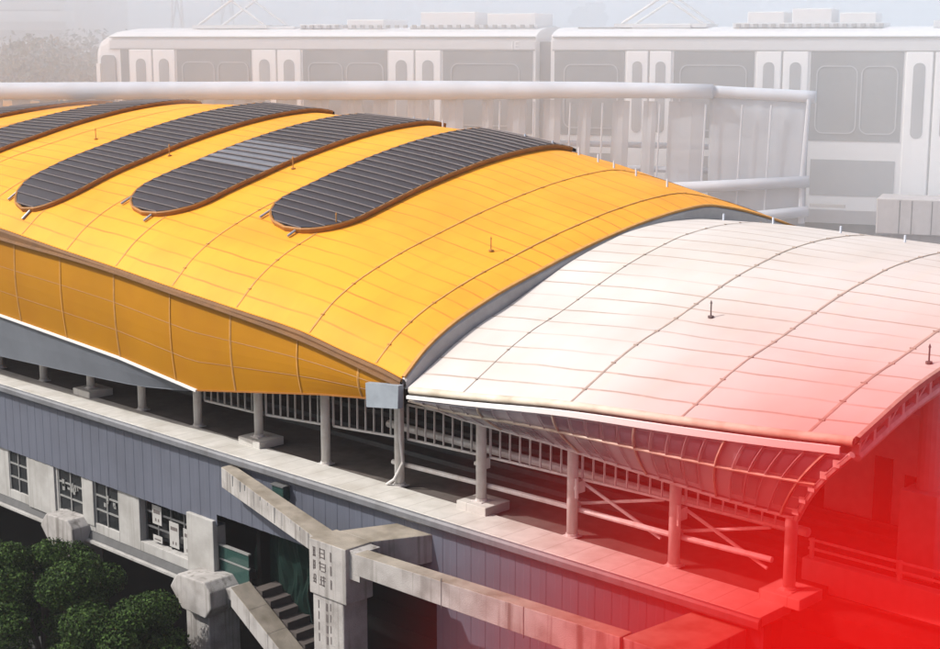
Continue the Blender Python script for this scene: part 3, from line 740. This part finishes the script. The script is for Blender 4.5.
tree(-43.6,27.5,-14,-4.45,2.8,'lower dark tree between the pier cap tree and the concrete pier',56000,.062,M['leaf'],2,'trees below the station')
tree(-40.9,27.2,-14,-6.0,1.9,'low dark tree crown closest to the foot of the pier',26000,.062,M['leaf'],3,'trees below the station')
tree(-52.6,26.4,-14,-4.3,2.6,'dark tree partly cut by the left picture edge, beside the pier cap tree',36000,.062,M['leaf'],4,'trees below the station')

# ------------------------------------------------------------------ railway behind (local frame: s along, d away, h over eye level 14.4)
A0 = Vector((-80.239,50.495,14.4)); ES = Vector((.921457,.388481,0)); EN = Vector((-.388481,.921457,0))
def W(s, d, h): return A0+ES*s+EN*d+Vector((0,0,h))
class TB(MB):
    def tbox(s, s0, s1, d0, d1, h0, h1, mi=0):
        return s.hexa([W(s0,d0,h0),W(s1,d0,h0),W(s1,d1,h0),W(s0,d1,h0),W(s0,d0,h1),W(s1,d0,h1),W(s1,d1,h1),W(s0,d1,h1)], mi)
    def rrect(s, s0, s1, h0, h1, r_, d0, d1, mi=0):
        pts = []
        for (cs, ch, a0) in ((s1-r_,h1-r_,0),(s0+r_,h1-r_,90),(s0+r_,h0+r_,180),(s1-r_,h0+r_,270)):
            for k in range(5): a = R(a0+90*k/4); pts.append(W(cs+r_*math.cos(a), d0, ch+r_*math.sin(a)))
        return s.prism(pts, EN*(d1-d0), mi)
    def ring(s, s0, s1, h0, h1, r_, w, d0, d1, mi=0):
        """rounded frame"""
        def P(e, d):
            pts = []
            for (cs, ch, a0) in ((s1-r_,h1-r_,0),(s0+r_,h1-r_,90),(s0+r_,h0+r_,180),(s1-r_,h0+r_,270)):
                for k in range(6): a = R(a0+90*k/5); rr_ = r_-e; pts.append(W(cs+rr_*math.cos(a), d, ch+rr_*math.sin(a)))
            return pts
        rows = [P(0,d1),P(0,d0),P(w,d0),P(w,d1)]; rows = [r__+[r__[0]] for r__ in rows]
        return s.grid(rows, mi)
PROF = [(0.55,-9.35),(.0,-8.6),(0,-5),(0,-.62),(.02,-.2),(.10,.12),(.45,.30),(1.1,.46),(2.2,.56),(4.0,.60),(5.4,.46),(6.3,.12),(6.5,-.6),(6.5,-8.6),(6.0,-9.35)]
def train_car(s0, s1, label, doors, wins, cab=False):
    t = thing('train_car', W(s0+.3,3,-9.35), label, 'train car', 'cars of the pale metro train')
    def section(s, inset=0., drop=0.):
        return [W(s, 3.25+(d-3.25)*(1-inset), -4.5+(h+4.5)*(1-inset*.25)-drop*max(0,(h+3)/3.6)) for d, h in PROF]
    ss = [(s0,0,0),(s1,0,0)]
    if cab: ss = [(s0-.15,.30,1.15),(s0+.1,.17,.75),(s0+.55,.07,.35),(s0+1.2,.02,.08),(s0+2.0,0,0),(s1,0,0)]
    rows = [section(*q) for q in ss]; mb = MB(); mb.grid([r_+[r_[0]] for r_ in rows])
    n = len(PROF); mb.add(rows[0], [tuple(range(n-1,-1,-1))]); mb.add(rows[-1], [tuple(range(n))])
    body = mb.build('body', M['tr_body'], t)
    sa = s0+2.0 if cab else s0+.1
    # grey bands
    tb = TB(); tb.tbox(sa-.6 if cab else sa, s1-.05, -.035, .05, -.60, -.16); tb.build('cant_rail', M['tr_band'], body)
    tb = TB(); tb.tbox(sa-.6 if cab else sa, s1-.05, -.06, .12, .02, .075); tb.tbox(sa-.6 if cab else sa, s1-.05,-.05,.05,-.655,-.605); tb.build('drip_rail', M['tr_line'], body)
    # window band & lower stripe between doors
    xs = [sa]+[e for dd in doors for e in dd]+[s1-.05]
    gl_, st = TB(), TB()
    for a, b in zip(xs[::2], xs[1::2]):
        TB().tbox(a+.12, b-.12, -.03, .06, -5.1, -.68).build('window_band', M['tr_glass'], body); TB().tbox(a+.3, b-.3, -.03, .06, -7.85, -6.05).build('lower_stripe', M['tr_stripe'], body)
    fr = []
    for a, b in wins:
        tb = TB(); tb.ring(a, b, -4.75, -1.35, .42, .065, -.06, .02); tb.build('window', M['tr_ring'], t)
    for a, b in doors:
        m_ = (a+b)/2
        for q0, q1 in ((a, m_-.04),(m_+.04, b)):
            tb = TB(); tb.tbox(q0, q1, -.07, .10, -9.2, -.66); d_ = tb.build('door', M['tr_door'], t, bevel=.05)
            tb = TB(); c = (q0+q1)/2; w = (q1-q0)*.22; tb.rrect(c-w, c+w, -4.9, -1.2, w*.95, -.095, -.02); tb.build('pane', M['tr_glass2'], d_)
        TB().tbox(m_-.04, m_+.04, -.04, .05, -9.2, -.66).build('door_gap', M['tr_line'], t)
    if cab:
        tb = TB(); tb.rrect(s0+.75, s0+1.75, -3.9, -1.0, .3, -.07, .06); tb.build('cab_window', M['tr_glass2'], t)
        tb = TB(); tb.tbox(s0+.35, s0+.62, -.0, .35, -5.2, -1.5); tb.build('cab_strip', M['tr_door'], t)
        tb = TB(); tb.grid([[W(s,d-.04,h) for s,d,h in ((s0+.05,.62,-1.6),(s0+.35,.32,-1.15),(s0+.75,.10,-.95))],[W(s,d-.04,h) for s,d,h in ((s0+.1,.62,-5),(s0+.4,.32,-5),(s0+.75,.12,-5))]]); tb.build('cab_side_glass', M['tr_band'], t)
    TB().tbox(s0+.8, s1-.2, .9, 5.6, -10.35, -9.3).build('underframe', M['tr_under'], t)
    for k in range(2):
        c = s0+3.5 if k == 0 else s1-4
        tb = TB()
        for dc in (-1.1,1.1):
            tb.tube([W(c+dc,.8,-10.0),W(c+dc,1.15,-10.0)],.62,16)
        tb.tbox(c-1.9,c+1.9,.75,.85,-10.1,-9.7); tb.build('bogie', M['tr_under'], t)
    return t
t1 = train_car(0.0, 28.3, 'pale train car with the rounded cab at its left end', [(2.79,5.89),(11.1,14.2),(19.69,22.81)],
   [(6.35,8.55),(8.75,10.8),(14.65,16.85),(17.05,19.35),(23.4,27.4)], cab=True)
t2 = train_car(29.15, 62.0, 'pale train car behind the tube guard end, without a cab', [(33.35,35.76),(40.17,42.78),(47.53,50.2),(55.0,57.6)],
   [(29.9,32.9),(36.2,39.7),(43.2,45.25),(45.4,47.2),(50.7,54.5)])
TB().tbox(28.3,29.15,.7,5.8,-8.8,-.2).build('gangway_bellows', M['tr_line'], t1)
# roof gear
def gear(t, s0, s1, h0, h1, d0, d1, m='tr_body', nm='roof_box'):
    tb = TB(); h1 = h0+(h1-h0)*.62; tb.tbox(s0,s1,d0,d1,h0,h1); o = tb.build(nm, M[m], t, bevel=.05); return o
gear(t1, 6.6, 13.0, .48, .78, 1.6, 5.0, 'tr_band', 'roof_plank'); gear(t1, 13.4, 15.8, .5, .95, 1.4, 4.9, 'tr_band'); gear(t1, 16.4,18.7,.5,1.35,1.5,4.9)
gear(t1, 20.3, 27.9, .5, .80, 1.5, 5.0, 'tr_band', 'roof_plank'); gear(t1, 20.9, 24.2, .65, 1.9, 1.7, 4.8); gear(t1, 24.9, 27.7, .65, 1.75, 1.7, 4.8)
gear(t2, 30.2, 32.4, .5, .62, 1.4, 4.8, 'tr_line', 'roof_plank'); gear(t2, 33.2, 36.4, .5, .86, 1.4, 4.8, 'tr_band'); gear(t2, 38.6, 46.2, .5, .95, 1.4, 4.8, 'tr_band', 'roof_plank')
for a, b, h in ((39.3,41.2,1.7),(41.6,43.6,1.95),(44.0,45.8,1.6)): gear(t2, a, b, .75, h, 1.7, 4.5)
gear(t2, 48.6, 54, .5, 1.1, 1.4, 4.8, 'tr_band')
tb = TB(); rr = random.Random(2)
for s_ in frange(13.6,27.5,26)+frange(38.8,46,16): tb.tbox(s_,s_+.22,1.25,1.4,.55,.72)
tb.build('roof_fitting', M['tr_line'], t1)
def pantograph(t, c):
    tb = TB()
    for d in (1.6,4.4):
        tb.tube([W(c-2.0,d,.75),W(c+.6,d,2.4),W(c-.6,d,4.4)],.09,6); tb.tube([W(c+2.4,d,.75),W(c-.1,d,2.4)],.07,6)
    tb.tube([W(c-.6,1.2,4.4),W(c-.6,4.8,4.4)],.1,6); tb.tube([W(c+.4,1.5,2.4),W(c+.4,4.5,2.4)],.07,6)
    tb.tbox(c-2.4,c+2.6,1.5,4.5,.55,.75)
    return tb.build('pantograph', M['mast'], t)
pantograph(t1, 8.6); pantograph(t2, 34.6)
try:
    cu = bpy.data.curves.new('car_lettering', 'FONT'); cu.body = 'IE'; cu.size = .62; cu.extrude = .015
    lo = bpy.data.objects.new('car_lettering', cu); COL.objects.link(lo); cu.materials.append(M['tr_door'])
    from mathutils import Matrix
    m4 = Matrix((( ES.x,0,-EN.x,0),(ES.y,0,-EN.y,0),(0,1,0,0),(0,0,0,1)))
    bpy.context.view_layer.update(); lm_ = bpy.data.meshes.new_from_object(lo.evaluated_get(bpy.context.evaluated_depsgraph_get())); bpy.data.objects.remove(lo); lo = bpy.data.objects.new('car_lettering', lm_); COL.objects.link(lo)
    lo.parent = t1; p = W(26.9,-.055,-.6)-Vector(t1['org']); lo.matrix_local = Matrix.Translation(p) @ m4
except Exception as e: print('text', e)

via = thing('rail_viaduct', W(20,3,-28.4), 'grey concrete rail viaduct carrying the train behind the station', 'viaduct')
tb = TB(); tb.tbox(-60,95,-5.2,11,-12.2,-10.62); tb.build('deck', M['pconc'], via)
tb = TB(); tb.prism([W(-60,-1,-12.2),W(-60,7,-12.2),W(-60,5.5,-14.2),W(-60,.5,-14.2)], ES*155); tb.build('girder', M['pconc'], via)
for s_ in (-40,-10,20,50,80): TB().tbox(s_-1.3,s_+1.3,1.4,4.6,-28.5,-14.2).build('pier', M['pconc'], via, bevel=.1)
for d in (1.1,5.2):
    TB().tbox(-60,95,d-.08,d+.08,-10.62,-10.55+.02).build('rail', M['galv'], via)

# tube guard: pale pipes with frosted panels, in front of the train
gd = thing('tube_guard', W(10,-4,-10.6), 'pale tubular guard with frosted panels in front of the train', 'guard rail')
G = -4.0
MB().tube([W(s,G,-3.02+.0135*min(s,33)) for s in frange(-40,38.8,40)], [.50 if s < 24 else .50-.14*(s-24)/14.8 for s in frange(-40,38.8,40)], 18).build('top_tube', M['tube'], gd, smooth=True)
MB().tube([W(s,G+.3-.002*(s-38.8)**2*-1,-2.60-.04*(s-38.8)) for s in frange(38.75,43.74,10)], .30, 16).build('end_tube', M['tube'], gd, smooth=True)
MB().tube([W(34.8,G,-7.55),W(39,G,-7.22),W(43.6,G+.2,-6.85)], .29, 14).build('middle_tube', M['tube'], gd, smooth=True)
MB().tube([W(37.5,G,-9.15),W(41.3,G,-8.6),W(43.64,G+.2,-8.3)], .27, 14).build('bottom_tube', M['tube'], gd, smooth=True)
rr = random.Random(4); s_ = -38
pl_ = []
pans = [(26.7,27.3),(28.1,29.1),(30.05,31.0),(31.9,32.6),(33.7,34.6),(35.3,36.0),(36.6,38.4)]
s_ = -38.0
while s_ < 26: pans.append((s_, s_+1.25)); s_ += 1.95
for a, b in sorted(pans):
    tb = TB(); rows = [[W(a+(b-a)*k/3-.25*t, G+.12+.5*t*t+.04*math.sin(k*2+t*3), -3.1-6.6*t) for k in range(4)] for t in frange(0,1,8)]
    tb.grid(rows); o = tb.build('frosted_panel', M['acrylic'], gd); o.modifiers.new('thickness','SOLIDIFY').thickness = .05
rows = [[W(38.6+4.85*k/12, G+.3+.03*math.sin(k*1.9)+.35*t*t, -2.7-6.6*t-.035*4.85*k/12) for k in range(13)] for t in frange(0,1,8)]
tb = TB(); tb.grid(rows); o = tb.build('end_panel', M['acrylic'], gd, smooth=True); o.modifiers.new('thickness','SOLIDIFY').thickness = .05
for a in (27.75,29.6,31.55,33.25,36.2,38.5,40.3,41.7):
    MB().tube([W(a,G-.1,-3.2),W(a-.12,G+.05,-6.3),W(a-.25,G+.2,-9.8)], [.05,.045,.04], 6).build('panel_post', M['tube'], gd)
MB().tube([W(43.45,G+.1,-2.9),W(43.25,G+.25,-7),W(43.3,G+.3,-8.9)], [.10,.13,.16], 8).build('end_post', M['tube'], gd)
for h_ in (-5.35,-6.55): MB().tube([W(22,G+1.0,h_),W(38.5,G+1.0,h_)], .15, 8).build('back_rail', M['tube'], gd)
TB().tbox(43.7,45.4,G,G+.15,-8.05,-7.9).build('end_arm', M['tr_line'], gd)
TB().tbox(-40,44,G+.2,G+.7,-12.3,-9.4).build('guard_base', M['pconc'], gd)

pb = thing('parapet_block', W(49.5,-5,-10.6), 'pale grooved concrete block on a narrower base before the train', 'parapet')
tb = TB(); tb.tbox(47.0,53.5,-5.3,-3.0,-9.05,-7.38); blk = tb.build('block', M['pconc'], pb, bevel=.05)
for s_ in (48.05,48.6,49.5,50.4): TB().tbox(s_-.02,s_+.02,-5.312,-5.28,-9.0,-7.45).build('groove', M['tr_under'], blk)
TB().tbox(47.65,53,-4.9,-3.2,-12.2,-9.05).build('base', M['pconc'], pb)

# ------------------------------------------------------------------ far background (faded by the haze and the added pale volume)
A_ = R(46.1557); FW = Vector((-math.cos(A_), math.sin(A_), 0)); RT = Vector((math.sin(A_), math.cos(A_), 0))
def far(x, dist, z=0): 
    """point at a bearing (photo column) and a distance on the ground plane"""
    return FW*dist+RT*((x-470)/1527*dist)+Vector((0,0,z))
def building(x0, x1, dist, ztop, label, floors, depth=25, bays=10, ledge=None):
    a = far(x0, dist, -14); b = far(x1, dist, -14); e = (b-a); w = e.length; e.normalize(); n = Vector((-e.y, e.x, 0)); n = n if n.dot(FW) > 0 else -n
    t = thing('apartment_building', (a+b)/2, label, 'building', 'hazy far buildings')
    def P(s, d, z): return a+e*s+n*d+Vector((0,0,z+14))
    mb = MB(); H = ztop
    mb.hexa([P(0,0,-14),P(w,0,-14),P(w,depth,-14),P(0,depth,-14),P(0,0,H),P(w,0,H),P(w,depth,H),P(0,depth,H)]); wl = mb.build('wall', M['bld'], t)
    mb = MB(); mb.hexa([P(-.3,-.3,H),P(w+.3,-.3,H),P(w+.3,depth+.3,H),P(-.3,depth+.3,H),P(-.3,-.3,H+.5),P(w+.3,-.3,H+.5),P(w+.3,depth+.3,H+.5),P(-.3,depth+.3,H+.5)]); mb.build('roof', M['bld'], t)
    fh = (H+8)/floors
    for f_ in range(max(0, int(floors*.45)), floors):
        z = -8+fh*(f_+.3); mb = MB()
        s0, s1 = w*.04, w*.96
        mb.hexa([P(s0,-.15,z),P(s1,-.15,z),P(s1,.1,z),P(s0,.1,z),P(s0,-.15,z+fh*.5),P(s1,-.15,z+fh*.5),P(s1,.1,z+fh*.5),P(s0,.1,z+fh*.5)])
        mb.build('window_row', M['bldwin'], t)
    if ledge is not None:
        mb = MB(); z = ledge; mb.hexa([P(-1,-1.2,z),P(w+.8,-1.2,z),P(w+.8,0,z),P(-1,0,z),P(-1,-1.2,z+.9),P(w+.8,-1.2,z+.9),P(w+.8,0,z+.9),P(-1,0,z+.9)]); mb.build('ledge', M['mast'], t)
    return t
building(-40, 67, 138, 24.5, 'pale far tower with a white ledge above the wooded hill', 18, ledge=15.85, bays=7)
building(110, 300, 205, 18.6, 'broad hazy apartment slab behind the pantograph', 22, bays=26)
building(345, 430, 210, 20.5, 'hazy tower left of the roof boxes of the cab car', 24, bays=10)
building(455, 548, 215, 22.4, 'hazy tower between the two train cars', 26, bays=10)
building(668, 760, 200, 20.6, 'hazy tower above the second train car', 23, bays=10)
building(800, 1000, 205, 19.8, 'wide hazy block at the upper right', 22, bays=22)

cl = []; rr = random.Random(8)
for k in range(150):
    x = rr.uniform(-60, 250); d = rr.uniform(106, 130)
    ztop = 14.4-d*(1.0+ (33 if x < 95 else 20)*0)/1500
    base = -14; peak = 14.4+d*(14 if x < 100 else 17)/1500*rr.uniform(-2.2,1.0)
    s = rr.uniform(1.3,2.6); p = far(x, d, peak-s); cl.append(((p.x,p.y,p.z),(s,s,s*.8)))
    for j in range(2):
        z = peak-s-1.8*(j+1); p = far(x+rr.uniform(-8,8), d, z); cl.append(((p.x,p.y,p.z),(s*1.2,s*1.2,s)))
o = cloud_obj('wooded_hill', leaf_cloud(cl, 60000, .26), M['farleaf'], None)
tag(o, 'hazy far-off wooded hill left of the train', 'woods', kind='stuff')
p = far(587, 170, 0)
tree(p.x, p.y, -14, 18.6, 2.2, 'hazy lone tree rising above the gap between the train cars', 5000, .22, M['farleaf'], 77, None, name='far_tree')

def mast(x, dist, zt, label):
    p = far(x, dist, -14); t = thing('lattice_mast', p, label, 'mast', 'hazy lattice masts')
    mb = MB()
    hw = dist*14/1500
    z0 = -14
    for sx in (-1,1): mb.tube([p+RT*(sx*hw*1.3)+Vector((0,0,0)), p+RT*(sx*hw*.15)+Vector((0,0,zt+14))], dist*.0009, 5)
    n = 9
    for k in range(n):
        f0, f1 = k/n, (k+1)/n
        for sx in (-1,1):
            a = p+RT*(sx*hw*(1.3-1.15*f0))+Vector((0,0,(zt+14)*f0)); b = p+RT*(-sx*hw*(1.3-1.15*f1))+Vector((0,0,(zt+14)*f1)); mb.tube([a,b], dist*.0006, 5)
    mb.build('lattice', M['mast'], t)
    return t
mast(178, 113, 23, 'pale lattice mast above the left train car')
mast(228, 122, 24, 'paler lattice mast right of the first one')
g = thing('guy_mast', far(135, 180, -14), 'slanting pale stay cables left of the lattice masts', 'mast')
mb = MB(); mb.tube([far(104,180,14.4+180*15/1500), far(165,180,34)], .16, 6); mb.tube([far(108,181,14.4+180*14/1500), far(172,181,34)], .12, 6); mb.tube([far(104,180,-14),far(104,180,14.4+180*15/1500)],.3,6); mb.build('stay_cable', M['mast'], g)

# ------------------------------------------------------------------ ground, road
def sheet(name, x0, x1, y0, y1, z, m):
    return tag(MB().add([(x0,y0,z),(x1,y0,z),(x1,y1,z),(x0,y1,z)], [(0,1,2,3)]).build(name, m), kind='structure')
sheet('ground', -3200, 2600, -300, 3200, -14.02, M['ground'])
sheet('road', -400, 200, 14, 37.5, -14.01, M['asphalt'])

# ------------------------------------------------------------------ air
def volume_mat(name, color, density):
    m = bpy.data.materials.new(name); m.use_nodes = True; N = m.node_tree.nodes; L = m.node_tree.links
    N.remove(N['Principled BSDF']); pv = N.new('ShaderNodeVolumePrincipled'); pv.inputs['Color'].default_value = (*color,1); pv.inputs['Density'].default_value = density
    L.new(pv.outputs[0], N['Material Output'].inputs['Volume']); return m, pv
hm, _ = volume_mat('haze_air', (.98,.98,1.0), .00025)
hz = MB().box(-3210,2610,-310,3210,-15.1,135).build('haze', hm); tag(hz, 'pale haze that whitens the far buildings', 'haze', kind='stuff')

bm_, bpv = volume_mat('whitening_air', (.94,.972,1.0), .030); bpv.inputs['Anisotropy'].default_value = -.35  # pale volume added to whiten the train and the background
tag(TB().tbox(-75, 125, -12, 420, -28.2, 45).build('whitening_volume', bm_), 'pale volume added to whiten the train and everything behind it', 'wash', kind='stuff')
MC, MR = Vector((-12.2,24.0,1.15)), 10.3  # added red volume, stands in for a flat red colour wash
rm, pv = volume_mat('red_wash', (.29,.0035,.0012), .4)
pv.inputs['Absorption Color'].default_value = (1,0,0,1)
N = rm.node_tree.nodes; L = rm.node_tree.links
tc = N.new('ShaderNodeTexCoord'); ln = N.new('ShaderNodeVectorMath'); ln.operation = 'LENGTH'; L.new(tc.outputs['Object'], ln.inputs[0])
mr = N.new('ShaderNodeMapRange'); mr.inputs[1].default_value = 0; mr.inputs[2].default_value = MR; mr.inputs[3].default_value = 1; mr.inputs[4].default_value = 0; L.new(ln.outputs['Value'], mr.inputs[0])
pw = N.new('ShaderNodeMath'); pw.operation = 'POWER'; L.new(mr.outputs[0], pw.inputs[0]); pw.inputs[1].default_value = 1.7
md = N.new('ShaderNodeMath'); md.operation = 'MULTIPLY'; L.new(pw.outputs[0], md.inputs[0]); md.inputs[1].default_value = .53
L.new(md.outputs[0], pv.inputs['Density']); pv.inputs['Anisotropy'].default_value = -.25
bpyme = bpy.data.meshes.new('red_wash')
import bmesh
bm = bmesh.new(); bmesh.ops.create_icosphere(bm, subdivisions=4, radius=MR); bm.to_mesh(bpyme); bm.free(); bpyme.materials.append(rm)
ro = bpy.data.objects.new('red_wash', bpyme); COL.objects.link(ro); ro.location = MC
tag(ro, 'red volume added as a colour wash before the open end of the station', 'wash', kind='stuff')

# ------------------------------------------------------------------ light, sky, camera
SD = Vector((-.9,-1.0,1.35)).normalized()
sun = bpy.data.lights.new('sun','SUN'); sun.energy = 4.0; sun.angle = R(.6); sun.color = (1,.98,.95)
so = bpy.data.objects.new('sun', sun); COL.objects.link(so); so.rotation_euler = SD.to_track_quat('Z','Y').to_euler()
w = bpy.data.worlds.new('World'); SC.world = w; w.use_nodes = True
N = w.node_tree.nodes; L = w.node_tree.links
sky = N.new('ShaderNodeTexSky'); sky.sky_type = 'NISHITA'; sky.sun_disc = False
sky.sun_elevation = math.asin(SD.z); sky.sun_rotation = math.atan2(SD.x, SD.y) % (2*math.pi)
sky.air_density = 1.0; sky.dust_density = 4.0; sky.ozone_density = .6
L.new(sky.outputs[0], N['Background'].inputs[0]); N['Background'].inputs[1].default_value = .15

cd = bpy.data.cameras.new('camera'); co = bpy.data.objects.new('camera', cd); COL.objects.link(co); SC.camera = co
co.location = (0,0,14.4); PITCH = R(10.8133)
fwd = FW*math.cos(PITCH)-Vector((0,0,1))*math.sin(PITCH)
co.rotation_euler = fwd.to_track_quat('-Z','Y').to_euler()
cd.sensor_width = 36; cd.lens = 36*1500/940; cd.clip_end = 6000; cd.clip_start = .5

SC.view_settings.view_transform = 'Standard'; SC.view_settings.look = 'None'; SC.view_settings.exposure = 0.42; SC.view_settings.gamma = 1
SC.cycles.use_denoising = True
try: SC.cycles.denoiser = 'OPENIMAGEDENOISE'
except Exception: pass
SC.cycles.max_bounces = 14; SC.cycles.diffuse_bounces = 4; SC.cycles.volume_bounces = 12; SC.cycles.transparent_max_bounces = 16
SC.cycles.volume_step_rate = 1.0; SC.cycles.volume_max_steps = 256
for o in list(bpy.data.objects):
    for k in ('org',):
        if k in o.keys(): del o[k]
